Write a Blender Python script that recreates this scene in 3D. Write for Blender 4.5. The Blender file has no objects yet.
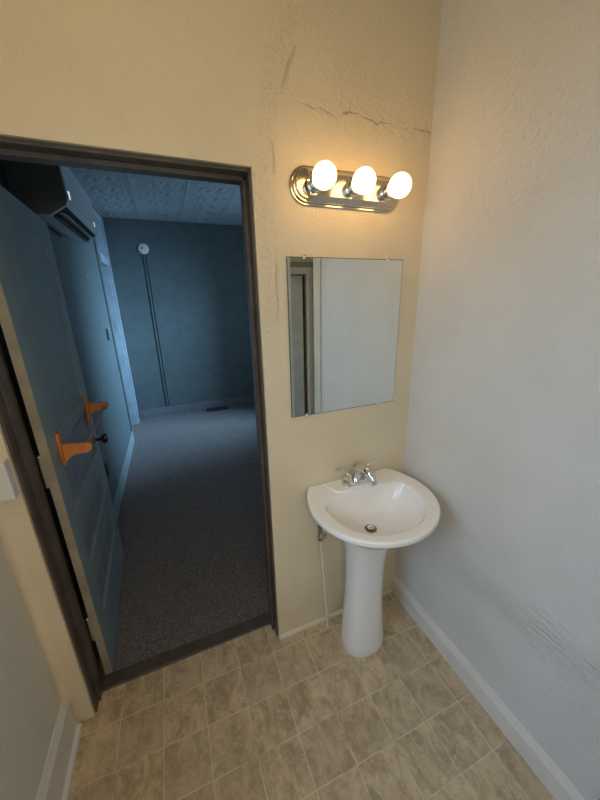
import bpy, bmesh, math, random
import numpy as np
from mathutils import Vector, Matrix
random.seed(4)
C = bpy.context.scene.collection
PI = math.pi

# ------------------------------------------------------------------ helpers
def link(name, me, mat, parent=None):
    o = bpy.data.objects.new(name, me)
    C.objects.link(o)
    if mat is not None:
        for m in (mat if isinstance(mat, (list, tuple)) else [mat]):
            me.materials.append(m)
    if parent is not None:
        o.parent = parent
        o.matrix_parent_inverse = Matrix.Translation(-parent.location)
    return o

def obj(name, bm, mat, parent=None, smooth=False, bevel=0, sub=0, angle=35):
    bmesh.ops.recalc_face_normals(bm, faces=bm.faces)
    me = bpy.data.meshes.new(name)
    bm.to_mesh(me); bm.free()
    o = link(name, me, mat, parent)
    if smooth:
        for f in me.polygons: f.use_smooth = True
        if smooth == 'auto':
            me.set_sharp_from_angle(angle=math.radians(angle))
    if bevel:
        b = o.modifiers.new('bevel', 'BEVEL'); b.width = bevel; b.segments = 2; b.limit_method = 'ANGLE'
        b.angle_limit = math.radians(40)
    if sub:
        s = o.modifiers.new('sub', 'SUBSURF'); s.levels = sub; s.render_levels = sub
    return o

def thing(name, label, cat, loc=(0, 0, 0), group=None):
    o = bpy.data.objects.new(name, None); C.objects.link(o)
    o.location = loc; o.empty_display_size = .05
    o['label'] = label; o['category'] = cat
    if group: o['group'] = group
    return o

def struct(o):
    o['kind'] = 'structure'; return o

def box(bm, x0, x1, y0, y1, z0, z1):
    m = Matrix.Translation(((x0+x1)/2, (y0+y1)/2, (z0+z1)/2)) @ Matrix.Diagonal((x1-x0, y1-y0, z1-z0, 1))
    bmesh.ops.create_cube(bm, size=1, matrix=m)

def BOX(*a):
    bm = bmesh.new()
    for q in (a if isinstance(a[0], (tuple, list)) else [a]): box(bm, *q)
    return bm

def tube(bm, pts, rad, n=12, cap=True, flat=1.0, side=None):
    """tube along pts; rad number or list; flat squashes the second cross axis"""
    pts = [Vector(p) for p in pts]
    if not isinstance(rad, (list, tuple)): rad = [rad]*len(pts)
    rings = []
    prev = Vector(side) if side else None
    for i, p in enumerate(pts):
        t = (pts[min(i+1, len(pts)-1)]-pts[max(i-1, 0)]).normalized()
        if prev is None:
            prev = Vector((1, 0, 0)) if abs(t.x) < .9 else Vector((0, 1, 0))
        a = (prev - t*prev.dot(t)).normalized(); prev = a
        b = t.cross(a)
        rings.append([bm.verts.new(p + rad[i]*(math.cos(2*PI*k/n)*a + flat*math.sin(2*PI*k/n)*b)) for k in range(n)])
    for r0, r1 in zip(rings, rings[1:]):
        for k in range(n):
            bm.faces.new((r0[k], r0[(k+1) % n], r1[(k+1) % n], r1[k]))
    if cap:
        bm.faces.new(rings[0]); bm.faces.new(rings[-1])
    return bm

def lathe(bm, prof, origin, axis=(0, 0, 1), n=32):
    """prof: list of (radius, height)"""
    ax = Vector(axis).normalized(); o = Vector(origin)
    a = ax.orthogonal().normalized(); b = ax.cross(a)
    rings = []
    for r, h in prof:
        if r < 1e-6: rings.append([bm.verts.new(o+ax*h)])
        else: rings.append([bm.verts.new(o+ax*h+r*(math.cos(2*PI*k/n)*a+math.sin(2*PI*k/n)*b)) for k in range(n)])
    for r0, r1 in zip(rings, rings[1:]):
        if len(r0) == 1 and len(r1) == 1: continue
        for k in range(n):
            k2 = (k+1) % n
            if len(r0) == 1: bm.faces.new((r0[0], r1[k], r1[k2]))
            elif len(r1) == 1: bm.faces.new((r0[k], r0[k2], r1[0]))
            else: bm.faces.new((r0[k], r0[k2], r1[k2], r1[k]))
    if len(rings[0]) > 1: bm.faces.new(rings[0])
    if len(rings[-1]) > 1: bm.faces.new(rings[-1])
    return bm

def prism(bm, pts, axis, a, b):
    """extrude 2D polygon pts along axis from a to b. axis x: pts=(y,z), y: (x,z), z: (x,y)"""
    def mk(p, t):
        return {'x': (t, p[0], p[1]), 'y': (p[0], t, p[1]), 'z': (p[0], p[1], t)}[axis]
    v0 = [bm.verts.new(mk(p, a)) for p in pts]; v1 = [bm.verts.new(mk(p, b)) for p in pts]
    n = len(pts)
    bm.faces.new(v0); bm.faces.new(v1)
    for k in range(n): bm.faces.new((v0[k], v0[(k+1) % n], v1[(k+1) % n], v1[k]))
    return bm

def bez(p0, p1, p2, p3, n=12):
    p0, p1, p2, p3 = map(Vector, (p0, p1, p2, p3))
    return [(1-t)**3*p0+3*(1-t)**2*t*p1+3*(1-t)*t*t*p2+t**3*p3 for t in [i/n for i in range(n+1)]]

# ------------------------------------------------------------------ materials
class NT:
    def __init__(s, name):
        s.m = bpy.data.materials.new(name); s.m.use_nodes = True
        s.t = s.m.node_tree; s.n = s.t.nodes; s.b = s.n['Principled BSDF']
        s.geo = s.n.new('ShaderNodeNewGeometry').outputs['Position']
    def L(s, a, b): s.t.links.new(a, b)
    def val(s, sock, v):
        if isinstance(v, bpy.types.NodeSocket): s.L(v, sock)
        else: sock.default_value = v
    def math(s, op, a, b=0., c=0., clamp=False):
        n = s.n.new('ShaderNodeMath'); n.operation = op; n.use_clamp = clamp
        for i, v in enumerate((a, b, c)): s.val(n.inputs[i], v)
        return n.outputs[0]
    def noise(s, scale, detail=3, rough=.5, vec=None, dist=0.):
        n = s.n.new('ShaderNodeTexNoise'); n.inputs['Scale'].default_value = scale
        n.inputs['Detail'].default_value = detail; n.inputs['Roughness'].default_value = rough
        n.inputs['Distortion'].default_value = dist
        s.L(vec if vec is not None else s.geo, n.inputs['Vector']); return n.outputs['Fac']
    def mapr(s, v, a, b, c=0., d=1.):
        n = s.n.new('ShaderNodeMapRange'); n.clamp = True
        n.interpolation_type = 'SMOOTHSTEP'
        for i, x in enumerate((v, a, b, c, d)): s.val(n.inputs[i], x)
        return n.outputs[0]
    def mix(s, f, a, b):
        n = s.n.new('ShaderNodeMix'); n.data_type = 'RGBA'
        s.val(n.inputs[0], f)
        for i, v in ((6, a), (7, b)):
            if isinstance(v, tuple): n.inputs[i].default_value = (*v, 1)
            else: s.L(v, n.inputs[i])
        return n.outputs[2]
    def scalev(s, sc, rot=(0, 0, 0)):
        n = s.n.new('ShaderNodeMapping'); n.inputs['Scale'].default_value = sc
        n.inputs['Rotation'].default_value = rot
        s.L(s.geo, n.inputs['Vector']); return n.outputs[0]
    def sep(s):
        n = s.n.new('ShaderNodeSeparateXYZ'); s.L(s.geo, n.inputs[0]); return n.outputs
    def bump(s, h, dist=.002, strength=1.):
        n = s.n.new('ShaderNodeBump'); n.inputs['Distance'].default_value = dist
        n.inputs['Strength'].default_value = strength
        s.L(h, n.inputs['Height']); s.L(n.outputs[0], s.b.inputs['Normal'])
    def base(s, col, rough=.5, metal=0., spec=.5):
        i = s.b.inputs['Base Color']
        if isinstance(col, tuple): i.default_value = (*col, 1)
        else: s.L(col, i)
        s.val(s.b.inputs['Roughness'], rough)
        s.b.inputs['Metallic'].default_value = metal
        s.b.inputs['Specular IOR Level'].default_value = spec
        return s

def paint(name, col, rough=.5, var=.06, bscale=60, bdist=.0004, spec=.4, metal=0.):
    t = NT(name)
    n = t.noise(9, 4)
    c2 = tuple(max(0, c*(1-var*3)) for c in col)
    t.base(t.mix(t.mapr(n, .3, .75), col, c2), rough, metal, spec)
    t.bump(t.noise(bscale, 3), bdist, .6)
    return t.m

def plaster(name, col, axis, crack=None):
    """old hand-trowelled plaster: fine orange-peel, trowel ridges, cracks"""
    t = NT(name)
    X, Y, Z = t.sep()
    fine = t.noise(125, 4, .62)
    mid = t.noise(38, 4, .6, dist=.6)
    big = t.noise(4.5, 3)
    mask = t.mapr(t.noise(2.6, 2), .42, .66)
    h = t.math('MULTIPLY', fine, .95)
    h = t.math('ADD', h, t.math('MULTIPLY', t.math('MULTIPLY', mid, mask), .8))
    h = t.math('ADD', h, t.math('MULTIPLY', big, 1.4))
    wob = t.math('SUBTRACT', t.noise(7, 3), .5)
    stain = None
    if axis == 'back':
        # vertical patched band beside the doorway
        xc = t.math('ADD', .835, t.math('MULTIPLY', wob, .045))
        # the band bends right towards the top
        xc = t.math('ADD', xc, t.math('MULTIPLY', t.mapr(Z, 2.1, 2.55), .13))
        d = t.math('ABSOLUTE', t.math('SUBTRACT', X, xc))
        band = t.mapr(d, .008, .075, 1., 0.)
        band = t.math('MULTIPLY', band, t.mapr(Z, .9, 1.9))
        rid = t.noise(48, 3, .6, dist=.6)
        h = t.math('ADD', h, t.math('MULTIPLY', t.math('MULTIPLY', band, t.math('SUBTRACT', rid, .5)), 2.4))
        e = t.mapr(t.math('ABSOLUTE', t.math('SUBTRACT', X, t.math('ADD', xc, .035))), .001, .006, 1., 0.)
        e = t.math('MULTIPLY', e, t.mapr(t.noise(12, 2), .42, .55))
        e = t.math('MULTIPLY', e, t.mapr(Z, 1.2, 1.9))
        h = t.math('SUBTRACT', h, t.math('MULTIPLY', e, 1.2))
        # crack running to the corner, above the lamp
        zc = t.math('ADD', 2.238, t.math('MULTIPLY', wob, .07))
        zc = t.math('ADD', zc, t.math('MULTIPLY', t.math('SUBTRACT', t.noise(30, 2), .5), .022))
        dz = t.math('ABSOLUTE', t.math('SUBTRACT', Z, zc))
        cr = t.math('MULTIPLY', t.mapr(dz, .0005, .006, 1., 0.), t.mapr(X, .95, 1.02))
        pat = t.math('MULTIPLY', t.mapr(dz, .01, .07, 1., 0.), t.mapr(X, .93, 1.05))
        h = t.math('ADD', h, t.math('MULTIPLY', t.math('MULTIPLY', pat, t.math('SUBTRACT', rid, .5)), 1.7))
        h = t.math('SUBTRACT', h, t.math('MULTIPLY', t.math('MULTIPLY', cr, t.mapr(t.noise(16, 3), .38, .6)), .9))
        # light rough patch over the door
        dx = t.math('DIVIDE', t.math('SUBTRACT', X, .45), .22); dzz = t.math('DIVIDE', t.math('SUBTRACT', Z, 2.2), .1)
        rr = t.math('ADD', t.math('MULTIPLY', dx, dx), t.math('MULTIPLY', dzz, dzz))
        h = t.math('ADD', h, t.math('MULTIPLY', t.math('MULTIPLY', t.mapr(rr, .0, 2.2, 1., 0.), t.math('SUBTRACT', rid, .5)), 1.2))
    if axis == 'right':
        v = t.scalev((1, 7, 62), (0, 0, 0))
        rid = t.noise(1.2, 4, .62, vec=v, dist=.7)
        # diagonal trowel sweep low on the wall
        d = t.math('ADD', t.math('SUBTRACT', Z, .565), t.math('MULTIPLY', t.math('ADD', Y, .62), .06))
        d = t.math('ABSOLUTE', t.math('ADD', d, t.math('MULTIPLY', wob, .1)))
        band = t.math('MULTIPLY', t.mapr(d, .01, .12, 1., 0.), t.mapr(Y, -.22, -.45))
        h = t.math('ADD', h, t.math('MULTIPLY', t.math('MULTIPLY', band, rid), 3.))
        # rough cloud up high beside the lamp
        dy = t.math('DIVIDE', t.math('ADD', Y, .34), .16); dz = t.math('DIVIDE', t.math('SUBTRACT', Z, 1.98), .2)
        rr = t.math('ADD', t.math('MULTIPLY', dy, dy), t.math('MULTIPLY', dz, dz))
        h = t.math('ADD', h, t.math('MULTIPLY', t.math('MULTIPLY', t.mapr(rr, .0, 2.6, 1., 0.), t.math('SUBTRACT', t.noise(48, 3, .6, dist=.6), .5)), 2.4))
    dirt = t.mapr(t.noise(3.2, 4), .35, .8)
    c2 = tuple(c*.93 for c in col)
    cc = t.mix(dirt, col, c2)
    if axis == 'back':
        cc = t.mix(t.math('MULTIPLY', t.math('MULTIPLY', cr, t.mapr(t.noise(16, 3), .4, .6)), .35), cc, (.40, .31, .19))
    t.base(cc, .42, 0, .45)
    t.bump(h, .0052, .95)
    return t.m

M = {}
CREAM = (.76, .70, .58)
M['plaster_back'] = plaster('plaster_back', (.84, .72, .515), 'back')
M['plaster_right'] = plaster('plaster_right', (.79, .78, .75), 'right')
M['plaster'] = plaster('plaster', (.80, .75, .64), 'none')
M['trim_white'] = paint('trim_white', (.82, .785, .72), .32, .03)
M['trim_cream'] = paint('trim_cream', (.78, .72, .58), .4, .04)
M['frame_brown'] = paint('frame_brown', (.115, .09, .07), .38, .12)
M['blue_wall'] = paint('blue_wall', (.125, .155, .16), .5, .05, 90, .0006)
M['blue_door'] = paint('blue_door', (.27, .335, .345), .42, .05)
M['door_edge'] = paint('door_edge', (.42, .37, .27), .5, .1)
M['rail_panel'] = paint('rail_panel', (.26, .275, .30), .45, .08)
M['blue_trim'] = paint('blue_trim', (.34, .39, .44), .4, .06)
M['far_base'] = paint('far_base', (.20, .20, .24), .5, .05)
M['closet'] = paint('closet', (.78, .84, .87), .35, .05)
M['grey_band'] = paint('grey_band', (.36, .38, .34), .6, .05)
M['wood_orange'] = None
M['black'] = paint('black', (.012, .011, .011), .25, .0, 40, .0001, .5)
M['plastic_white'] = paint('plastic_white', (.80, .78, .74), .3, .02, 40, .0001)
M['ac_white'] = paint('ac_white', (.62, .68, .74), .3, .02, 40, .0001)
M['ac_shaded'] = paint('ac_shaded', (.16, .15, .14), .45, .04, 40, .0002)  # darker copy of the casing, shade of the unlit ends put into the colour
M['dark_slot'] = paint('dark_slot', (.015, .017, .02), .6, .0)
M['porcelain'] = NT('porcelain').base((.93, .915, .89), .07, 0, .6).m
M['chrome'] = NT('chrome').base((.78, .78, .78), .09, 1.).m
M['steel'] = NT('steel').base((.55, .54, .52), .25, 1.).m
M['nickel'] = NT('nickel').base((.62, .57, .49), .16, 1.).m
M['brass_old'] = NT('brass_old').base((.30, .27, .20), .4, .8).m
M['hinge'] = NT('hinge').base((.50, .46, .38), .35, .7).m
t = NT('mirror_glass'); t.base((.86, .90, .89), .012, 1.); M['mirror'] = t.m
t = NT('mirror_edge'); t.base((.10, .11, .09), .3, .4); M['mirror_edge'] = t.m
def wood(name, a, b, sc):
    t = NT(name); v = t.scalev(sc)
    n = t.noise(1, 4, .6, vec=v, dist=.8)
    t.base(t.mix(t.mapr(n, .3, .7), a, b), .35, 0, .5); t.bump(n, .0006, .5); return t.m
M['wood_orange'] = wood('wood_orange', (.66, .25, .07), (.50, .16, .04), (40, 40, 8))
M['rod_wood'] = wood('rod_wood', (.36, .27, .24), (.28, .2, .18), (60, 8, 60))
M['plinth_brown'] = wood('plinth_brown', (.20, .12, .06), (.12, .07, .035), (40, 40, 6))
# bulbs
t = NT('bulb_glow'); t.base((1, .95, .85), .3)
t.b.inputs['Emission Color'].default_value = (1, .57, .19, 1); t.b.inputs['Emission Strength'].default_value = 7.6
M['bulb'] = t.m
t = NT('led'); t.base((.9, .9, .8), .3); t.b.inputs['Emission Color'].default_value = (.9, .95, .8, 1)
t.b.inputs['Emission Strength'].default_value = .7; M['led'] = t.m
# window glass
t = NT('window_glass'); t.n.remove(t.b)
tr = t.n.new('ShaderNodeBsdfTransparent'); tr.inputs[0].default_value = (.97, .98, .98, 1)
gl = t.n.new('ShaderNodeBsdfGlossy'); gl.inputs['Roughness'].default_value = .02
mx = t.n.new('ShaderNodeMixShader'); mx.inputs[0].default_value = .06
t.L(tr.outputs[0], mx.inputs[1]); t.L(gl.outputs[0], mx.inputs[2])
t.L(mx.outputs[0], t.n['Material Output'].inputs[0]); M['glass'] = t.m

# vinyl floor: 166 mm stone-look squares
t = NT('vinyl_tile'); X, Y, Z = t.sep()
S = .1655
u = t.math('DIVIDE', t.math('ADD', X, -.0885+S*20), S); v = t.math('DIVIDE', t.math('ADD', Y, .056+S*40), S)
fu = t.math('ABSOLUTE', t.math('SUBTRACT', t.math('FRACT', u), .5)); fv = t.math('ABSOLUTE', t.math('SUBTRACT', t.math('FRACT', v), .5))
edge = t.math('MAXIMUM', fu, fv)
cell = t.n.new('ShaderNodeCombineXYZ'); t.L(t.math('FLOOR', u), cell.inputs[0]); t.L(t.math('FLOOR', v), cell.inputs[1])
wn = t.n.new('ShaderNodeTexWhiteNoise'); t.L(cell.outputs[0], wn.inputs['Vector'])
# each tile reads a different piece of the stone print
off = t.n.new('ShaderNodeVectorMath'); off.operation = 'MULTIPLY_ADD'
t.L(wn.outputs['Color'], off.inputs[0]); off.inputs[1].default_value = (9, 9, 9); t.L(t.geo, off.inputs[2])
mp = t.n.new('ShaderNodeMapping'); mp.inputs['Scale'].default_value = (1.3, .8, 1); mp.inputs['Rotation'].default_value = (0, 0, .7)
t.L(off.outputs[0], mp.inputs['Vector'])
n1 = t.noise(13, 7, .72, vec=mp.outputs[0], dist=.55)
n2 = t.noise(42, 6, .75, vec=off.outputs[0], dist=.4)
col = t.mix(t.mapr(n1, .35, .64), (.42, .31, .185), (.72, .565, .355))
col = t.mix(t.math('MULTIPLY', t.mapr(n2, .50, .68), .6), col, (.80, .68, .49))
col = t.mix(t.math('MULTIPLY', t.mapr(n2, .45, .30), .55), col, (.32, .245, .155))
col = t.mix(t.math('MULTIPLY', wn.outputs['Value'], .42), col, (.44, .345, .235))
ln = t.math('MULTIPLY', t.mapr(edge, .485, .492), t.mapr(t.noise(7, 3), .38, .54, .12, .75))
col = t.mix(ln, col, (.80, .69, .53))
t.base(col, t.mapr(n1, .3, .7, .42, .30), 0, .4)
t.bump(t.math('ADD', t.math('MULTIPLY', n2, .5), t.math('MULTIPLY', ln, -.6)), .0012, .6)
M['vinyl'] = t.m

# carpet
t = NT('carpet'); n1 = t.noise(260, 2, .6); n2 = t.noise(2.0, 3)
v = t.scalev((1, 1, 1), (0, 0, .25))
wv = t.n.new('ShaderNodeTexWave'); wv.wave_type = 'BANDS'; wv.bands_direction = 'Y'; wv.inputs['Scale'].default_value = 14
wv.inputs['Distortion'].default_value = 9; wv.inputs['Detail'].default_value = 2; wv.inputs['Detail Scale'].default_value = 9
t.L(v, wv.inputs['Vector'])
c = t.mix(t.mapr(n1, .36, .62), (.065, .054, .050), (.40, .36, .345))
c = t.mix(t.math('MULTIPLY', wv.outputs['Fac'], .35), c, (.20, .17, .165))
c = t.mix(t.math('MULTIPLY', t.mapr(n2, .4, .7), .25), c, (.24, .22, .23))
t.base(c, .95, 0, .1)
t.bump(t.math('ADD', n1, t.math('MULTIPLY', wv.outputs['Fac'], .5)), .006, .9)
M['carpet'] = t.m
M['tin'] = paint('tin', (.42, .47, .50), .38, .03, 120, .0003, .5)

# ------------------------------------------------------------------ dimensions (metres)
XL, XR = -.0886, 1.5086       # bathroom side walls
YR = -1.62                    # wall behind the camera
H = 2.73
DL, DR, ZT = -.016, .80, 2.05  # doorway cut in the plaster
TH = .14
BX0, BX1, BY1 = -.11, 2.75, 3.95   # room beyond

# ------------------------------------------------------------------ shell: bathroom
def quad_wall(rects, t0, t1, axis):
    """boxes given as (a0,a1,z0,z1) in a wall of thickness t0..t1"""
    bm = bmesh.new()
    for a0, a1, z0, z1 in rects:
        if axis == 'y': box(bm, a0, a1, t0, t1, z0, z1)
        else: box(bm, t0, t1, a0, a1, z0, z1)
    return bm

struct(obj('wall_back', quad_wall([(XL-.14, DL, 0, ZT), (DR, XR, 0, ZT), (XL-.14, XR, ZT, H)], 0, .07, 'y'), M['plaster_back']))
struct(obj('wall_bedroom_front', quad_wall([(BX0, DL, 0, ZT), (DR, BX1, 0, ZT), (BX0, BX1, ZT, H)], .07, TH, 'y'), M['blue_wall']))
# right wall ends at y = -1.06, an alcove opens beyond it
AX = 2.35; RE = -1.065
struct(obj('wall_right', quad_wall([(RE, 0, 0, H)], XR, XR+.12, 'x'), M['plaster_right']))
struct(obj('wall_alcove_front', quad_wall([(XR+.12, AX, 0, H)], RE, RE+.1, 'y'), M['plaster']))
struct(obj('wall_alcove_right', quad_wall([(YR, RE+.1, 0, H)], AX, AX+.1, 'x'), M['plaster']))
RX0, RX1, RZ0, RZ1 = .0, .80, 1.20, 2.10      # unseen window behind the camera, added to light the back wall
DX0, DX1, DZ = .95, 1.690, 1.862      # closet opening in the rear wall
# left wall with the window that lights the room
WY0, WY1, WZ0, WZ1 = -1.48, -.55, .95, 2.05
struct(obj('wall_left', quad_wall([(WY1, 0, 0, H), (YR, WY0, 0, H), (WY0, WY1, 0, WZ0), (WY0, WY1, WZ1, H)], XL-.14, XL, 'x'), M['plaster']))
struct(obj('wall_rear', quad_wall([(XL-.14, RX0, 0, H), (RX1, DX0, 0, H), (RX0, RX1, 0, RZ0), (RX0, RX1, RZ1, H), (DX1, AX+.1, 0, H), (DX0, DX1, DZ, H)], YR-.1, YR, 'y'), M['plaster']))
struct(obj('wall_closet', BOX((DX0-.1, DX1+.1, YR-.60, YR-.55, 0, 2.2), (DX0-.1, DX0-.05, YR-.55, YR-.1, 0, 2.2), (DX1+.05, DX1+.1, YR-.55, YR-.1, 0, 2.2), (DX0-.1, DX1+.1, YR-.6, YR-.1, 2.2, 2.25)), M['plaster']))
struct(obj('ceiling', BOX(XL-.14, AX+.1, YR-.1, .07, H, H+.08), M['plaster']))
struct(obj('floor', BOX((XL-.14, XR+.13, YR-.65, .088, -.06, 0), (XR+.13, AX+.1, YR-.65, RE+.1, -.06, 0)), M['vinyl']))

# rounded plaster fillet in the left corner
bm = bmesh.new()
R = .028
arc = [(XL, 0.0)] + [(XL+R-R*math.cos(a), -R+R*math.sin(a)) for a in [i*PI/2/8 for i in range(9)]]
prism(bm, arc, 'z', .012, H)
struct(obj('trim_1', bm, M['plaster_back'], smooth='auto', angle=50))

# baseboards
def baseboard(name, x, sx, y0, y1, h, mat):
    """board along y on a side wall, sx = +1 board grows to +x"""
    prof = [(0, 0), (.016, 0), (.016, h-.030), (.012, h-.023), (.0115, h-.019), (.008, h-.014), (.0075, h-.010), (.003, h), (0, h)]
    bm = bmesh.new()
    prism_pts = [(x+sx*a, z) for a, z in prof]
    prism(bm, prism_pts, 'y', y0, y1)
    return struct(obj(name, bm, mat))
baseboard('baseboard_right', XR, -1, -.945, 0, .115, M['trim_white'])
baseboard('baseboard_left', XL, 1, YR, -.012, .185, M['trim_white'])
# quarter round at the foot of the left board
bm = bmesh.new(); prism(bm, [(XL+.016, 0), (XL+.031, 0), (XL+.028, .010), (XL+.016, .018)], 'y', YR, -.012)
struct(obj('trim_2', bm, M['trim_white']))
# thin quarter round under the mirror wall
bm = bmesh.new(); prism(bm, [(0, 0), (-.013, 0), (-.011, .009), (-.006, .015), (0, .017)], 'x', DR, XR-.014)
struct(obj('trim_3', bm, M['trim_cream']))

# ------------------------------------------------------------------ doorway frame (dark brown), door_1
fr = BOX((DL, -.008, .012, TH, 0, ZT-.004), (-.008, .0, .052, .096, 0, ZT-.012),       # left jamb + stop
         (DR-.008, DR, .012, TH, 0, ZT-.004), (DR-.02, DR-.008, .052, .096, 0, ZT-.012),  # right jamb + stop
         (DL, DR, .012, TH, ZT-.012, ZT), (-.008, DR-.008, .052, .096, ZT-.026, ZT-.012))
struct(obj('trim_4', fr, M['frame_brown'], bevel=.002))
th = BOX((-.008, DR-.008, .090, TH+.01, 0, .010))
struct(obj('trim_5', th, M['frame_brown'], bevel=.003))
struct(obj('trim_6', BOX(-.008, DR-.008, .083, .092, 0, .006), M['steel']))

# ------------------------------------------------------------------ open door
d = bpy.data.objects.new('door_1', None); C.objects.link(d); d.location = (.034, .150, 0); d['kind'] = 'structure'
W, T = .812, .030
ang = math.radians(2.45)     # swings slightly past square
bmw = Matrix.Translation((.034, .150, 0)) @ Matrix.Rotation(ang, 4, 'Z')
# local frame: y along the leaf (0..W), x from -T (hidden face) to 0 (visible face)
def door_obj(name, bm, mat, parent, **k):
    bmesh.ops.transform(bm, matrix=bmw, verts=bm.verts)
    return obj(name, bm, mat, parent, **k)
zs = [(.27, .44), (.555, .715), (.83, 1.085), (1.15, 1.925)]
st = .108
rects = [(0, st, .012, 2.042), (W-st, W, .012, 2.042)]
zz = [.012]+[v for p_ in zs for v in p_]+[2.042]
for i in range(0, len(zz), 2): rects.append((st, W-st, zz[i], zz[i+1]))
bm = bmesh.new()
# front skin: stiles and rails as one lattice made from polygons, thickness T
ys = [0, st, W-st, W]; 
def lattice(bm, ys, zl, holes, x0, x1):
    V = {}
    def v(i, j, x):
        k = (i, j, x)
        if k not in V: V[k] = bm.verts.new((x, ys[i], zl[j]))
        return V[k]
    solid = {(i, j) for i in range(len(ys)-1) for j in range(len(zl)-1)} - holes
    for (i, j) in solid:
        for x in (x0, x1): bm.faces.new((v(i, j, x), v(i+1, j, x), v(i+1, j+1, x), v(i, j+1, x)))
        for di, dj, a, b in ((-1, 0, (i, j), (i, j+1)), (1, 0, (i+1, j), (i+1, j+1)), (0, -1, (i, j), (i+1, j)), (0, 1, (i, j+1), (i+1, j+1))):
            if (i+di, j+dj) not in solid:
                bm.faces.new((v(*a, x0), v(*b, x0), v(*b, x1), v(*a, x1)))
lattice(bm, ys, zz, {(1, 1), (1, 3), (1, 5), (1, 7)}, -T, 0)
leaf = door_obj('door_leaf', bm, M['blue_door'], d, bevel=.0025)
door_obj('hinge_edge', BOX(-T+.001, -.001, -.0022, .0004, .014, 2.040), M['door_edge'], d)['label'] = 'cream painted hinge edge of the door'
for k, (z0, z1) in enumerate(zs):
    bm = BOX(-T+.010, -.012, st-.002, W-st+.002, z0-.002, z1+.002)
    # sloped moulding round the sunk panel
    m = .007
    o1 = [(st, z0), (W-st, z0), (W-st, z1), (st, z1)]; i1 = [(st+m, z0+m), (W-st-m, z0+m), (W-st-m, z1-m), (st+m, z1-m)]
    a = [bm.verts.new((-.003, y, z)) for y, z in o1]; b = [bm.verts.new((-.0115, y, z)) for y, z in i1]
    for q in range(4): bm.faces.new((a[q], a[(q+1) % 4], b[(q+1) % 4], b[q]))
    pm = door_obj('door_panel', bm, M['rail_panel'] if k in (0, 1, 2) else M['blue_door'], d)
# hinges: knuckles in the gap
for zc in (.30, 1.07, 1.80):
    bm = bmesh.new()
    for q in range(5):
        z0 = zc-.052+q*.021
        lathe(bm, [(.0065, 0), (.0065, .0195)], (-.001, .150, z0), n=12)
    lathe(bm, [(0, 0), (.0075, 0), (.008, .006), (.004, .012), (0, .013)], (-.001, .150, zc+.054), n=12)
    lathe(bm, [(0, 0), (.0075, 0), (.008, -.006), (.004, -.012), (0, -.013)], (-.001, .150, zc-.053), n=12)
    h = obj('hinge', bm, M['hinge'], d, smooth='auto')
# escutcheon plate + knob
KY, KZ = .722, .897
esc = door_obj('knob_plate', lathe(bmesh.new(), [(0, .0), (.024, 0), (.024, .002), (.020, .005), (0, .006)], (0, KY, KZ), (1, 0, 0), 28), M['brass_old'], d, smooth='auto')
kn = door_obj('door_knob', lathe(bmesh.new(), [(.009, .004), (.009, .030), (.013, .034), (.024, .040), (.028, .050), (.026, .060), (.016, .066), (0, .068)], (0, KY, KZ), (1, 0, 0), 28), M['black'], d, smooth='auto')
kn['label'] = 'black round door knob'
kh = door_obj('keyhole_cover', BOX(0, .003, KY-.008, KY+.008, KZ-.075, KZ-.045), M['brass_old'], esc, bevel=.002)
# wooden towel rail mounted on the door
tr_ = thing('towel_rail', 'orange wooden towel rail with two brackets screwed to the open blue door', 'towel rail', tuple(bmw @ Vector((0, .40, 1.1))))
def bracket(yc, zt_, zb_):
    bm = bmesh.new()
    # back plate with pointed ends
    prism(bm, [(yc-.019, zb_+.02), (yc-.008, zb_), (yc+.008, zb_), (yc+.019, zb_+.02), (yc+.019, zt_-.02), (yc+.008, zt_), (yc-.008, zt_), (yc-.019, zt_-.02)], 'x', 0, .011)
    # arm: side outline in x,z, thickness in y, round end
    pts = [(.009, 1.128), (.055, 1.120)] + [(.088+.021*math.cos(a), 1.098+.021*math.sin(a)) for a in [PI/2-i*PI/8 for i in range(9)]] + [(.05, 1.077), (.028, 1.068), (.009, 1.045)]
    prism(bm, pts, 'y', yc-.011, yc+.011)
    return door_obj('bracket', bm, M['wood_orange'], tr_, bevel=.002)
bracket(.110, 1.175, 1.035); bracket(.705, 1.175, 1.005)
door_obj('towel_rod', tube(bmesh.new(), [(.088, .117, 1.098), (.088, .698, 1.098)], .0075, 14), M['rod_wood'], tr_, smooth='auto')['label'] = 'dull mauve-brown rod between the brackets'

# ------------------------------------------------------------------ room beyond
struct(obj('floor.001', BOX(BX0-.12, BX1, .088, BY1, -.06, .002), M['carpet']))
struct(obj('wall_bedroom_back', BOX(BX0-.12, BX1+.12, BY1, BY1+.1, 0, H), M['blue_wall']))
# left wall with doorway
OY0, OY1, OZ = 3.10, 3.70, 2.10
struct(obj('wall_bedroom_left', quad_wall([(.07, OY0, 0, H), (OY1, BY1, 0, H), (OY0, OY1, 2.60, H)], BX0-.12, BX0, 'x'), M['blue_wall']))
# right wall with window
VY0, VY1, VZ0, VZ1 = 1.95, 2.79, .80, 2.15
struct(obj('wall_bedroom_right', quad_wall([(.07, VY0, 0, H), (VY1, BY1, 0, H), (VY0, VY1, 0, VZ0), (VY0, VY1, VZ1, H)], BX1, BX1+.12, 'x'), M['blue_wall']))
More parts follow.
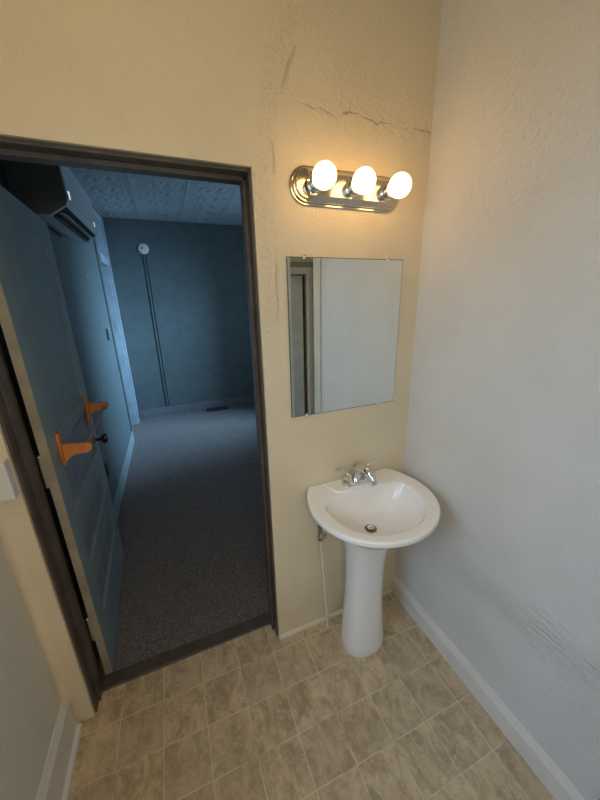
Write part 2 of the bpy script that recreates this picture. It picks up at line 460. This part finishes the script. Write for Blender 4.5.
# pressed-tin ceiling, real relief
def tin_height(x, y):
    u = ((x-.345)/.493) % 1 - .5; v = ((y-3.95)/.61) % 1 - .5
    # each plate holds two framed fields across the short direction
    v2 = ((v+.5)*2) % 1 - .5
    du = .5-np.abs(u); dv = (.5-np.abs(v2))*.5
    e = np.minimum(du, dv)
    h = .008*np.exp(-((e-.035)/.012)**2) + .006*np.exp(-((e-.075)/.008)**2) + .010*np.exp(-(e/.012)**2)
    inner = e > .09
    uu = u*2.2; vv = v2*1.1
    r = np.sqrt(uu**2+vv**2); th = np.arctan2(vv, uu)
    orn = .007*np.cos(th*4+r*16)*.7*np.exp(-((r-.35)/.35)**2) + .008*np.exp(-(r/.09)**2)
    orn += .005*np.cos(34*uu)*np.cos(26*vv+6*uu)
    h = h + np.where(inner, orn, 0)
    return h
st_ = .0115
nx = int((2.75-BX0)/st_); ny = int((BY1-TH)/st_)
xs = np.linspace(BX0, 2.75, nx); yy = np.linspace(TH, BY1, ny)
GX, GY = np.meshgrid(xs, yy)
GZ = H-.006-1.35*tin_height(GX, GY)
co = np.stack([GX, GY, GZ], -1).reshape(-1, 3)
idx = np.arange(nx*ny).reshape(ny, nx)
fa = np.stack([idx[:-1, :-1], idx[1:, :-1], idx[1:, 1:], idx[:-1, 1:]], -1).reshape(-1, 4)
me = bpy.data.meshes.new('ceiling.001'); me.from_pydata(co.tolist(), [], fa.tolist())
for f in me.polygons: f.use_smooth = True
struct(link('ceiling.001', me, M['tin']))
struct(obj('ceiling.002', BOX(BX0-.12, BX1+.12, .07, BY1+.1, H, H+.08), M['blue_wall']))
# cove strip at ceiling edge
struct(obj('trim_7', BOX((BX0, BX1, BY1-.014, BY1, H-.026, H-.004), (BX0, BX0+.014, TH, BY1-.014, H-.026, H-.004)), M['blue_trim']))
# baseboards of the bedroom
struct(obj('baseboard_bedroom_back', BOX(BX0+.02, BX1, BY1-.016, BY1, .002, .125), M['far_base'], bevel=.003))
struct(obj('baseboard_bedroom_left', BOX((BX0, BX0+.016, TH, OY0-.09, .002, .155)), M['blue_door'], bevel=.003))

# doorway in the bedroom's left wall: casing, jambs, transom bar, door leaf set back
struct(obj('trim_8', BOX((BX0, BX0+.020, OY1, OY1+.075, 0, 2.66), (BX0, BX0+.012, OY1+.075, BY1-.001, 0.126, 2.66),
                        (BX0+.020, BX0+.030, OY1+.055, OY1+.075, 0, 2.66), (BX0+.020, BX0+.028, OY1, OY1+.014, 0, 2.66),
                        (BX0, BX0+.020, OY0, OY1, 2.58, 2.66)), M['blue_trim'], bevel=.003))
struct(obj('trim_9', BOX((BX0-.118, BX0+.004, OY1-.02, OY1, 0, 2.6), (BX0-.118, BX0, OY0, OY0+.02, 0, 2.6), (BX0-.118, BX0+.024, OY0+.02, OY1-.02, 2.10, 2.19), (BX0-.118, BX0, OY0, OY1, 2.57, 2.6)), M['blue_trim'], bevel=.002))
d2 = bpy.data.objects.new('door_2', None); C.objects.link(d2); d2.location = (BX0-.1, OY0+.02, 0); d2['kind'] = 'structure'
obj('door_leaf', BOX(BX0-.10, BX0-.065, OY0+.022, OY1-.022, .01, 2.098), M['blue_door'], d2, bevel=.002)
obj('strike_plate', BOX(BX0-.045, BX0-.02, OY1-.0225, OY1-.0195, 1.30, 1.42), M['hinge'], d2)
w3 = bpy.data.objects.new('window_3', None); C.objects.link(w3); w3.location = (BX0-.08, OY0+.02, 2.19); w3['kind'] = 'structure'
obj('pane', BOX(BX0-.082, BX0-.078, OY0+.02, OY1-.02, 2.19, 2.57), M['closet'], w3)

# light switch and outlet on the bedroom's left wall
def wall_plate(x, y, z, hh, ww, name, label, cat, toggle=True, mat='black'):
    t_ = thing(name, label, cat, (x, y, z-hh/2))
    obj('cover_plate', BOX(x, x+.007, y-ww/2, y+ww/2, z-hh/2, z+hh/2), M[mat], t_, bevel=.002)
    if toggle: obj('toggle', BOX(x+.006, x+.016, y-.004, y+.004, z-.002, z+.012), M['plastic_white'] if mat != 'black' else M['steel'], t_)
    else:
        for dz in (-.022, .022): obj('socket', lathe(bmesh.new(), [(0, 0), (.015, 0), (.015, .002), (0, .0025)], (x+.007, y, z+dz), (1, 0, 0), 20), M['dark_slot'], t_)
    return t_
wall_plate(BX0, 2.72, 1.35, .12, .075, 'light_switch', 'small black light switch plate on the far blue wall near its doorway', 'light switch')
wall_plate(BX0, 1.50, .408, .115, .07, 'wall_outlet', 'dark outlet plate low on the blue wall just past the open door', 'outlet', False)
# nail / chip on wall
nl = obj('wall_hook', tube(bmesh.new(), [(BX0, 2.254, 1.89), (BX0+.012, 2.254, 1.885), (BX0+.014, 2.254, 1.868)], .003, 8), M['plastic_white'])
nl['label'] = 'tiny white hook on the blue wall below the air conditioner'; nl['category'] = 'hook'

# smoke detector + conduit on far wall
sd = thing('wall_sensor', 'round white wall sensor high on the far blue wall', 'sensor', (.322, BY1, 2.352))
obj('sensor_body', lathe(bmesh.new(), [(.066, 0), (.066, .008), (.060, .016), (.040, .022), (0, .024)], (.322, BY1, 2.352), (0, -1, 0), 40), M['plastic_white'], sd, smooth='auto')
obj('sensor_vent', lathe(bmesh.new(), [(.014, 0), (.014, .003), (0, .004)], (.306, BY1-.022, 2.357), (0, -1, 0), 20), M['far_base'], sd)
cd = obj('conduit', BOX((.308, .319, BY1-.014, BY1, .126, 2.284), (.345, .356, BY1-.014, BY1, .126, 2.284), (.317, .347, BY1-.004, BY1, .126, 2.284)), M['blue_wall'], bevel=.002)
cd['label'] = 'thin twin cable conduit running down the far wall from the round sensor'; cd['category'] = 'conduit'
# floor register
fv = thing('floor_vent', 'dark metal heating vent in the carpet by the far wall', 'floor vent', (1.04, 3.85, .002))
obj('vent_frame', BOX((.88, 1.22, 3.765, 3.78, .002, .007), (.88, 1.22, 3.915, 3.93, .002, .007), (.88, .895, 3.78, 3.915, .002, .007), (1.205, 1.22, 3.78, 3.915, .002, .007)), M['dark_slot'], fv)
obj('vent_grille', BOX(*[(.895+i*.0155, .902+i*.0155, 3.78, 3.915, .002, .006) for i in range(20)]), M['black'], fv)

struct(obj('trim_14', BOX(BX0, BX0+.016, OY0-.085, OY0-.002, 0, 2.66), M['blue_wall'], bevel=.002))
# ------------------------------------------------------------------ air conditioner (wall split unit)
ac = thing('air_conditioner', 'wall-mounted split air conditioner up by the tin ceiling of the dim blue room', 'air conditioner', (BX0, .93, 2.07))
AY0, AY1 = .92, 1.72
# cross-section in x,z
body = [(BX0, 2.115), (-.03, 2.072), (.030, 2.070), (.105, 2.118), (.114, 2.14), (.104, 2.35), (.082, 2.40), (BX0, 2.41)]
bm = bmesh.new(); prism(bm, [(x, z) for x, z in body], 'y', AY0+.012, AY1-.012)
obj('casing', bm, M['ac_white'], ac, bevel=.004)
for a, b in ((AY0, AY0+.012), (AY1-.012, AY1)):
    bm = bmesh.new(); prism(bm, [(x, z) for x, z in body], 'y', a, b); e_ = obj('end_cap', bm, M['ac_shaded'], ac, bevel=.003)
    e_['label'] = 'end of the unit, its shade put into the colour'
bm = bmesh.new(); prism(bm, [(.1125, 2.145), (.119, 2.150), (.1085, 2.345), (.1035, 2.355)], 'y', AY0+.014, AY1-.014)
obj('front_panel', bm, M['ac_white'], ac, bevel=.003)
bm = bmesh.new(); prism(bm, [(.034, 2.0705), (.100, 2.1128), (.098, 2.1165), (.032, 2.0745)], 'y', AY0+.03, AY1-.03)
obj('air_outlet', bm, M['dark_slot'], ac)
bm = bmesh.new(); prism(bm, [(.030, 2.069), (.058, 2.060), (.060, 2.063), (.032, 2.073)], 'y', AY0+.05, AY1-.05)
obj('louver', bm, M['ac_shaded'], ac)
bm = bmesh.new(); prism(bm, [(.062, 2.086), (.088, 2.080), (.089, 2.084), (.064, 2.091)], 'y', AY0+.05, AY1-.05)
obj('louver', bm, M['ac_white'], ac)
obj('indicator', BOX(.116, .1205, AY0+.035, AY0+.052, 2.150, 2.185), M['led'], ac)
obj('indicator', BOX(.116, .1205, AY1-.14, AY1-.125, 2.150, 2.175), M['led'], ac)

# ------------------------------------------------------------------ mirror
MX0, MX1, MZ0, MZ1 = .9063, 1.4128, 1.184, 1.791
mr = thing('wall_mirror', 'frameless rectangular mirror on the plaster wall above the sink', 'mirror', ((MX0+MX1)/2, 0, MZ0))
obj('mirror_backing', BOX(MX0, MX1, -.0045, -.0012, MZ0, MZ1), M['mirror_edge'], mr)
bm = bmesh.new(); box(bm, MX0+.0025, MX1-.0025, -.0062, -.0045, MZ0+.0025, MZ1-.0025)
obj('mirror_glass', bm, M['mirror'], mr)
# bevelled glass strips at left and top-left show as a darker line
obj('bevel_strip', BOX((MX0+.003, MX0+.012, -.0066, -.0062, MZ0+.003, MZ1-.003)), M['grey_band'], mr)
for x, z, s in ((.973, MZ1, 1), (1.336, MZ1, 1), (.972, MZ0, -1), (1.328, MZ0, -1)):
    bm = bmesh.new(); box(bm, x-.005, x+.005, -.0095, 0, z-.008 if s > 0 else z-.010, z+.010 if s > 0 else z+.008)
    c_ = obj('mirror_clip', bm, M['plastic_white'], mr, bevel=.003)
    obj('clip_screw', lathe(bmesh.new(), [(.0028, 0), (.0028, .0012), (0, .0014)], (x, -.0095, z+s*.005), (0, -1, 0), 12), M['steel'], c_)

# ------------------------------------------------------------------ vanity light
LX, LZ, LW, LH = 1.150, 2.013, .450, .120
vl = thing('vanity_light', 'chrome bath bar light with three glowing round bulbs above the mirror', 'wall light', (LX, 0, LZ))
def stadium(w, h, n=20):
    r = h/2; c = w/2-r; pts = []
    for i in range(n+1): a = -PI/2+PI*i/n; pts.append((c+r*math.cos(a), r*math.sin(a)))
    for i in range(n+1): a = PI/2+PI*i/n; pts.append((-c+r*math.cos(a), r*math.sin(a)))
    return pts
bm = bmesh.new(); rings = []
for inset, dep in ((0, 0), (0, .004), (.003, .007), (.007, .007), (.008, .012), (.011, .015), (.015, .015), (.017, .020), (.020, .022)):
    rings.append([bm.verts.new((LX+x, -dep, LZ+z)) for x, z in stadium(LW-2*inset, LH-2*inset)])
for r0, r1 in zip(rings, rings[1:]):
    n = len(r0)
    for k in range(n): bm.faces.new((r0[k], r0[(k+1) % n], r1[(k+1) % n], r1[k]))
bm.faces.new(rings[-1]); bm.faces.new(rings[0])
obj('backplate', bm, M['nickel'], vl, smooth='auto', angle=28)
bm = bmesh.new()
hx_ = .160
v_ = {}
for sx in (-1, 1):
    for (z_, d_) in ((-.053, .010), (-.034, .032), (.034, .032), (.053, .010)):
        v_[(sx, z_)] = bm.verts.new((LX+sx*(hx_ + (.012 if abs(z_) > .04 else 0)), -d_, LZ+z_))
zz_ = (-.053, -.034, .034, .053)
for a_, b_ in zip(zz_, zz_[1:]): bm.faces.new((v_[(-1, a_)], v_[(1, a_)], v_[(1, b_)], v_[(-1, b_)]))
for sx in (-1, 1): bm.faces.new([v_[(sx, z_)] for z_ in zz_])
bm.faces.new((v_[(-1, -.053)], v_[(1, -.053)], v_[(1, .053)], v_[(-1, .053)]))
obj('center_bar', bm, M['nickel'], vl, bevel=.0015)
for dx in (-.1455, 0, .1455):
    x = LX+dx
    s = obj('bulb_socket', lathe(bmesh.new(), [(.028, .0318), (.028, .035), (.0225, .038), (.0225, .058), (.024, .060), (.024, .066), (.019, .068)], (x, 0, LZ), (0, -1, 0), 28), M['chrome'], vl, smooth='auto')
    R0 = .0385; cy = .107
    prof = [(.014, .064), (.015, .070)] + [(R0*math.sin(a), cy-R0*math.cos(a)) for a in [math.radians(q) for q in range(30, 181, 8)]]
    prof[-1] = (0, cy+R0)
    b = obj('light_bulb', lathe(bmesh.new(), prof, (x, 0, LZ), (0, -1, 0), 32), M['bulb'], s, smooth=True)
    b['label'] = 'glowing round frosted bulb'

# ------------------------------------------------------------------ pedestal sink
SX, SY, SZ = 1.185, -.19, .84
sink = thing('pedestal_sink', 'white porcelain pedestal sink in the corner beneath the mirror', 'sink', (SX, -.15, 0))
NA = 112
def outer(a):
    c, s = math.cos(a), math.sin(a)
    ax, by = (.273 if c > 0 else .268), (.260 if s < 0 else .30)
    r = 1/math.sqrt((c/ax)**2+(s/by)**2)
    if s > 0:
        r = min(r, (.187)/s) if s > 1e-6 else r
    return r*c, r*s
def inner(a):
    c, s = math.cos(a), math.sin(a)
    ax, by = (.216 if c > 0 else .208), (.214 if s < 0 else .085)
    ex = 2.2 if s < 0 else 3.2
    r = (abs(c/ax)**ex+abs(s/by)**ex)**(-1/ex)
    return r*c, r*s
angs = [2*PI*k/NA for k in range(NA)]
DXo, DYo = -.012, -.020      # drain, relative to centre
def ring(fn):
    return [fn(a) for a in angs]
O = ring(outer); I = ring(inner)
def lerp(A, B, t): return [(a[0]*(1-t)+b[0]*t, a[1]*(1-t)+b[1]*t) for a, b in zip(A, B)]
def sc(A, k, off=(0, 0)): return [(a[0]*k+off[0], a[1]*k+off[1]) for a in A]
def inset(A, d_): 
    out = []
    for x, y in A:
        r = math.hypot(x, y); out.append((x*(r-d_)/r, y*(r-d_)/r))
    return out
P0 = [(.085*math.cos(a), .085*math.sin(a)-.005) for a in angs]
Dr = [(DXo+.022*math.cos(a), DYo+.022*math.sin(a)) for a in angs]
layers = [(P0, .66), (lerp(P0, O, .12), .672), (lerp(P0, O, .22), .700), (lerp(P0, O, .42), .738), (lerp(P0, O, .62), .775), (inset(O, .045), .802),
          (inset(O, .006), .814), (inset(O, .001), .819), (O, .823), (O, .834), (inset(O, .0012), .8375), (inset(O, .004), .8395), (inset(O, .010), .840)]
for t_ in (.3, .6, .85): layers.append((lerp(inset(O, .010), I, t_), .8395-.003*t_))
layers.append((I, .8362))
layers.append((inset(I, .003), .8345)); layers.append((inset(I, .006), .829)); layers.append((inset(I, .010), .820))
I2 = inset(I, .010)
for t_, z in ((.06, .800), (.13, .778), (.23, .756), (.36, .737), (.52, .723), (.70, .714), (.86, .708), (.95, .705), (1, .703)):
    layers.append((lerp(I2, Dr, t_), z))
bm = bmesh.new(); rings = []
for L_, z in layers:
    rings.append([bm.verts.new((SX+x, SY+y, z)) for x, y in L_])
for r0, r1 in zip(rings, rings[1:]):
    for k in range(NA): bm.faces.new((r0[k], r0[(k+1) % NA], r1[(k+1) % NA], r1[k]))
bm.faces.new(rings[0]); bm.faces.new(rings[-1])
# raised faucet deck along the wall
deck = bm
obj('basin', bm, M['porcelain'], sink, smooth=True)
bm = bmesh.new()
pts = []
hw, y0_, y1_ = .135, -.006, -.098
dk = [(SX-hw-.012, y0_), (SX-hw, y0_-.03), (SX-hw+.018, y1_+.014), (SX-hw+.04, y1_), (SX+hw-.04, y1_), (SX+hw-.018, y1_+.014), (SX+hw, y0_-.03), (SX+hw+.012, y0_)]
prism(bm, dk, 'z', .834, .8425)
obj('faucet_deck', bm, M['porcelain'], sink, bevel=.003, smooth='auto')
# pedestal column
bm = bmesh.new(); rings = []
NP = 40
for z, hx, yb, yf in ((0, .103, -.075, -.254), (.012, .105, -.073, -.258), (.05, .103, -.075, -.255), (.15, .096, -.080, -.245), (.30, .086, -.085, -.236), (.45, .084, -.087, -.234),
                      (.56, .092, -.085, -.242), (.62, .104, -.080, -.256), (.665, .116, -.075, -.268), (.69, .124, -.07, -.284)):
    cy, hy = (yb+yf)/2, (yb-yf)/2
    rr = []
    for k in range(NP):
        a = 2*PI*k/NP; c, s = math.cos(a), math.sin(a); e = 2.5
        r = (abs(c/hx)**e+abs(s/hy)**e)**(-1/e)
        rr.append(bm.verts.new((SX+.001+r*c, cy+r*s, z)))
    rings.append(rr)
for r0, r1 in zip(rings, rings[1:]):
    for k in range(NP): bm.faces.new((r0[k], r0[(k+1) % NP], r1[(k+1) % NP], r1[k]))
bm.faces.new(rings[0]); bm.faces.new(rings[-1])
obj('pedestal', bm, M['porcelain'], sink, smooth='auto', angle=60)
# drain
dx, dy = SX+DXo, SY+DYo
obj('drain_flange', lathe(bmesh.new(), [(.010, .700), (.026, .7035), (.0255, .7065), (.022, .7075), (.018, .704), (.010, .7035)], (dx, dy, 0), n=32), M['brass_old'], sink, smooth='auto')
obj('drain_stopper', lathe(bmesh.new(), [(.006, .700), (.006, .7085), (.0155, .7095), (.0155, .7125), (.010, .7145), (0, .715)], (dx, dy, 0), n=28), M['chrome'], sink, smooth='auto')

# faucet
fc = thing('faucet', 'chrome two-handle centerset faucet on the back of the sink', 'faucet', (SX, -.06, .8425))
FY, FZ = -.058, .8425; FX = SX+.010
bm = bmesh.new()
rings = []
for ins, z in ((0, 0), (0, .006), (.003, .012), (.008, .016)):
    rings.append([bm.verts.new((FX+x, FY+y, FZ+z)) for x, y in stadium(.158-2*ins, .056-2*ins, 12)])
for r0, r1 in zip(rings, rings[1:]):
    for k in range(len(r0)): bm.faces.new((r0[k], r0[(k+1) % len(r0)], r1[(k+1) % len(r0)], r1[k]))
bm.faces.new(rings[0]); bm.faces.new(rings[-1])
obj('faucet_base', bm, M['chrome'], fc, smooth='auto')
sp = bez((FX, FY+.010, FZ+.004), (FX, FY+.015, FZ+.092), (FX+.016, FY-.075, FZ+.108), (FX+.022, FY-.100, FZ+.036), 16)
rad = [.027-.0125*(i/16)**.8 for i in range(17)]
obj('spout', tube(bmesh.new(), sp, rad, 18, flat=1.0), M['chrome'], fc, smooth='auto', angle=50)
obj('lift_rod', lathe(bmesh.new(), [(.0028, 0), (.0028, .070), (.007, .074), (.008, .082), (.005, .086), (0, .087)], (FX, FY+.028, FZ), n=14), M['chrome'], fc, smooth='auto')
for s in (-1, 1):
    hx = FX+s*.051
    hb = obj('handle', lathe(bmesh.new(), [(.027, .004), (.0265, .012), (.0225, .024), (.0185, .038), (.0185, .046), (.016, .054), (.008, .059), (0, .060)], (hx, FY, FZ), n=24), M['chrome'], fc, smooth='auto')
    lv = bez((hx, FY, FZ+.05), (hx+s*.006, FY+.002, FZ+.078), (hx+s*.020, FY+.004, FZ+.080), (hx+s*.060, FY+.008, FZ+.083+.004*s), 10)
    l_ = obj('lever', tube(bmesh.new(), lv, [.010, .0095, .008, .0065, .0055, .005, .005, .0055, .0062, .006, .004], 12, flat=.8), M['chrome'], hb, smooth='auto', angle=60)

# supply pipe with stop valve
pp = thing('supply_pipe', 'thin painted water pipe rising from the floor behind the sink, with shut-off valve', 'pipe', (1.055, -.04, 0))
obj('riser', tube(bmesh.new(), [(1.058, -.042, 0.0), (1.016, -.042, .575)], .008, 12), M['trim_cream'], pp, smooth='auto')
bm = bmesh.new()
lathe(bm, [(.010, 0), (.013, .004), (.013, .022), (.009, .026)], (1.016, -.042, .565), n=12)
lathe(bm, [(.009, 0), (.009, .050), (.011, .052), (.011, .068), (.006, .072)], (1.014, -.042, .588), n=12)
vb = obj('stop_valve', bm, M['brass_old'], pp, smooth='auto')
obj('valve_handle', lathe(bmesh.new(), [(.004, 0), (.004, .018), (.014, .020), (.015, .030), (0, .031)], (1.014, -.050, .612), (0, -1, .1), 16), M['chrome'], pp, smooth='auto')
obj('supply_tube', tube(bmesh.new(), bez((1.014, -.042, .65), (1.008, -.042, .72), (1.10, -.05, .70), (1.134, -.058, .80), 12), .0045, 10), M['steel'], pp, smooth='auto')

# ------------------------------------------------------------------ switch box at the left edge
sb = thing('switch_box', 'white surface-mounted switch box at the left of the doorway frame', 'switch', (-.055, 0, 1.065))
bm = bmesh.new(); prism(bm, [(-.078, 1.078), (-.018, 1.078), (-.018, 1.205), (-.078, 1.205)], 'y', -.034, 0)
obj('box_body', bm, M['plastic_white'], sb, bevel=.004)
obj('toggle', BOX(-.060, -.050, -.044, -.033, 1.125, 1.142), M['trim_cream'], sb, bevel=.0015)

# ------------------------------------------------------------------ closet door in the rear wall, seen in the mirror
struct(obj('trim_10', BOX((XR-.010, XR+.125, RE-.016, RE, 0.30, H-.005), (XR-.010, XR, RE, -.968, 0.30, H-.005)), M['trim_cream'], bevel=.003))
struct(obj('trim_11', BOX((XR-.012, XR+.125, RE-.018, RE, 0, .30), (XR-.012, XR, RE, -.966, 0, .30)), M['plinth_brown'], bevel=.003))
struct(obj('trim_12', BOX((DX1, DX1+.038, YR, YR+.015, 0, DZ+.055), (DX0-.038, DX1, YR, YR+.015, DZ, DZ+.055), (DX0-.038, DX0, YR, YR+.015, 0, DZ)), M['trim_white'], bevel=.003))
struct(obj('trim_13', BOX((DX0-.038, DX1+.06, YR, YR+.010, DZ+.055, DZ+.100)), M['grey_band']))
d3 = bpy.data.objects.new('door_3', None); C.objects.link(d3); d3.location = (1.3, YR-.04, 0); d3['kind'] = 'structure'
obj('door_leaf', BOX(DX0+.006, 1.640, YR-.062, YR-.030, .01, DZ-.008), M['closet'], d3, bevel=.003)
obj('door_edge_strip', BOX(1.640, 1.650, YR-.064, YR-.026, .01, DZ-.008), M['trim_cream'], d3)

# ------------------------------------------------------------------ windows
def window(name, x, y0, y1, z0, z1, mat, out):
    e = bpy.data.objects.new(name, None); C.objects.link(e); e.location = (x, (y0+y1)/2, z0); e['kind'] = 'structure'
    f = .045; zm = (z0+z1)/2
    obj('window_frame', BOX((x-.03, x+.03, y0, y1, z0, z0+f), (x-.03, x+.03, y0, y1, z1-f, z1), (x-.03, x+.03, y0, y0+f, z0+f, z1-f),
                            (x-.03, x+.03, y1-f, y1, z0+f, z1-f), (x-.025, x+.025, y0+f, y1-f, zm-.02, zm+.02)), mat, e)
    obj('pane', BOX(x-.003, x+.003, y0+f, y1-f, z0+f, zm-.02), M['glass'], e)
    obj('pane', BOX(x-.003, x+.003, y0+f, y1-f, zm+.02, z1-f), M['glass'], e)
window('window_1', XL-.09, WY0, WY1, WZ0, WZ1, M['trim_white'], -1)
e = bpy.data.objects.new('added_window', None); C.objects.link(e); e.location = ((RX0+RX1)/2, YR-.06, RZ0); e['kind'] = 'structure'  # unseen rear window, put in to brighten the back wall
f = .04; zm = (RZ0+RZ1)/2; y_ = YR-.06
obj('window_frame', BOX((RX0, RX1, y_-.03, y_+.03, RZ0, RZ0+f), (RX0, RX1, y_-.03, y_+.03, RZ1-f, RZ1), (RX0, RX0+f, y_-.03, y_+.03, RZ0+f, RZ1-f),
                        (RX1-f, RX1, y_-.03, y_+.03, RZ0+f, RZ1-f), (RX0+f, RX1-f, y_-.025, y_+.025, zm-.018, zm+.018)), M['trim_white'], e)
obj('pane', BOX(RX0+f, RX1-f, y_-.003, y_+.003, RZ0+f, zm-.018), M['glass'], e)
obj('pane', BOX(RX0+f, RX1-f, y_-.003, y_+.003, zm+.018, RZ1-f), M['glass'], e)
window('window_2', BX1+.07, VY0, VY1, VZ0, VZ1, M['blue_trim'], 1)

# ------------------------------------------------------------------ light
sc_ = bpy.context.scene
w = bpy.data.worlds.new('sky'); sc_.world = w; w.use_nodes = True
bg = w.node_tree.nodes['Background']; bg.inputs[0].default_value = (.55, .82, 1, 1); bg.inputs[1].default_value = 1.55
def area(name, loc, rot, sx, sy, col, power):
    l = bpy.data.lights.new(name, 'AREA'); l.shape = 'RECTANGLE'; l.size = sx; l.size_y = sy; l.color = col; l.energy = power
    o = bpy.data.objects.new(name, l); C.objects.link(o); o.location = loc; o.rotation_euler = rot; return o
def aim(o, tgt):
    o.rotation_euler = (Vector(tgt)-o.location).to_track_quat('-Z', 'Y').to_euler()
# unseen dome lamp behind the camera, added as fill for the upper left wall
cl = thing('fill_dome', 'unseen frosted dome added as fill light', 'fill light', (.40, -.95, H))
cl['label'] = 'unseen glowing dome added overhead as fill light'
obj('light_base', lathe(bmesh.new(), [(.15, 0), (.15, .018), (.14, .022)], (.40, -.95, H), (0, 0, -1), 40), M['nickel'], cl, smooth='auto')
t = NT('fill_dome_glow'); t.base((1, .97, .9), .3); t.b.inputs['Emission Color'].default_value = (1, .66, .20, 1)
t.b.inputs['Emission Strength'].default_value = 14; M['dome'] = t.m
obj('glass_dome', lathe(bmesh.new(), [(.138, .021), (.134, .045), (.115, .072), (.08, .092), (.04, .101), (0, .104)], (.40, -.95, H), (0, 0, -1), 40), M['dome'], cl, smooth=True)
# bright sky outside the two side windows, then two added fill lamps
l = area('daylight_bath', (XL-1.1, -1.15, 2.35), (0, 0, 0), 1.3, 1.3, (.47, .67, 1), 44); aim(l, (1.3, -.75, .95))
l = area('daylight_bedroom', (BX1+1.0, 2.30, 2.0), (0, 0, 0), .5, .8, (.38, .68, 1), 80); aim(l, (.1, 3.75, 1.1)); l.data.spread = math.radians(64)
l = area('fill_bedroom_ceiling', (BX1+.8, 2.2, 1.15), (0, 0, 0), 1.2, 1.0, (.50, .74, 1), 45); aim(l, (.6, 2.2, 2.3))  # added fill, grazes upward to bring out the tin ceiling relief
l = area('fill_rear', (.40, YR-.75, 2.1), (0, 0, 0), 1.2, 1.0, (1, .82, .66), 22); aim(l, (.5, 0, 1.25))  # added warm fill through the rear window, aimed at the back wall

# ------------------------------------------------------------------ camera
cam = bpy.data.cameras.new('camera'); co_ = bpy.data.objects.new('camera', cam); C.objects.link(co_)
cx, cy, cz, yaw, pit, rol, f_ = .4872, -1.1454, 1.6414, .3810, -.3043, -.0244, 316.44
fw = Vector((math.sin(yaw)*math.cos(pit), math.cos(yaw)*math.cos(pit), math.sin(pit)))
r0 = Vector((math.cos(yaw), -math.sin(yaw), 0)); u0 = r0.cross(fw)
r_ = math.cos(rol)*r0+math.sin(rol)*u0; u_ = -math.sin(rol)*r0+math.cos(rol)*u0
co_.matrix_world = Matrix(((r_.x, u_.x, -fw.x, cx), (r_.y, u_.y, -fw.y, cy), (r_.z, u_.z, -fw.z, cz), (0, 0, 0, 1)))
cam.sensor_fit = 'HORIZONTAL'; cam.sensor_width = 36; cam.lens = f_/600*36; cam.clip_start = .02
sc_.camera = co_
vs = sc_.view_settings
vs.view_transform = 'Standard'; vs.look = 'None'; vs.exposure = 0; vs.gamma = 1; vs.use_curve_mapping = False
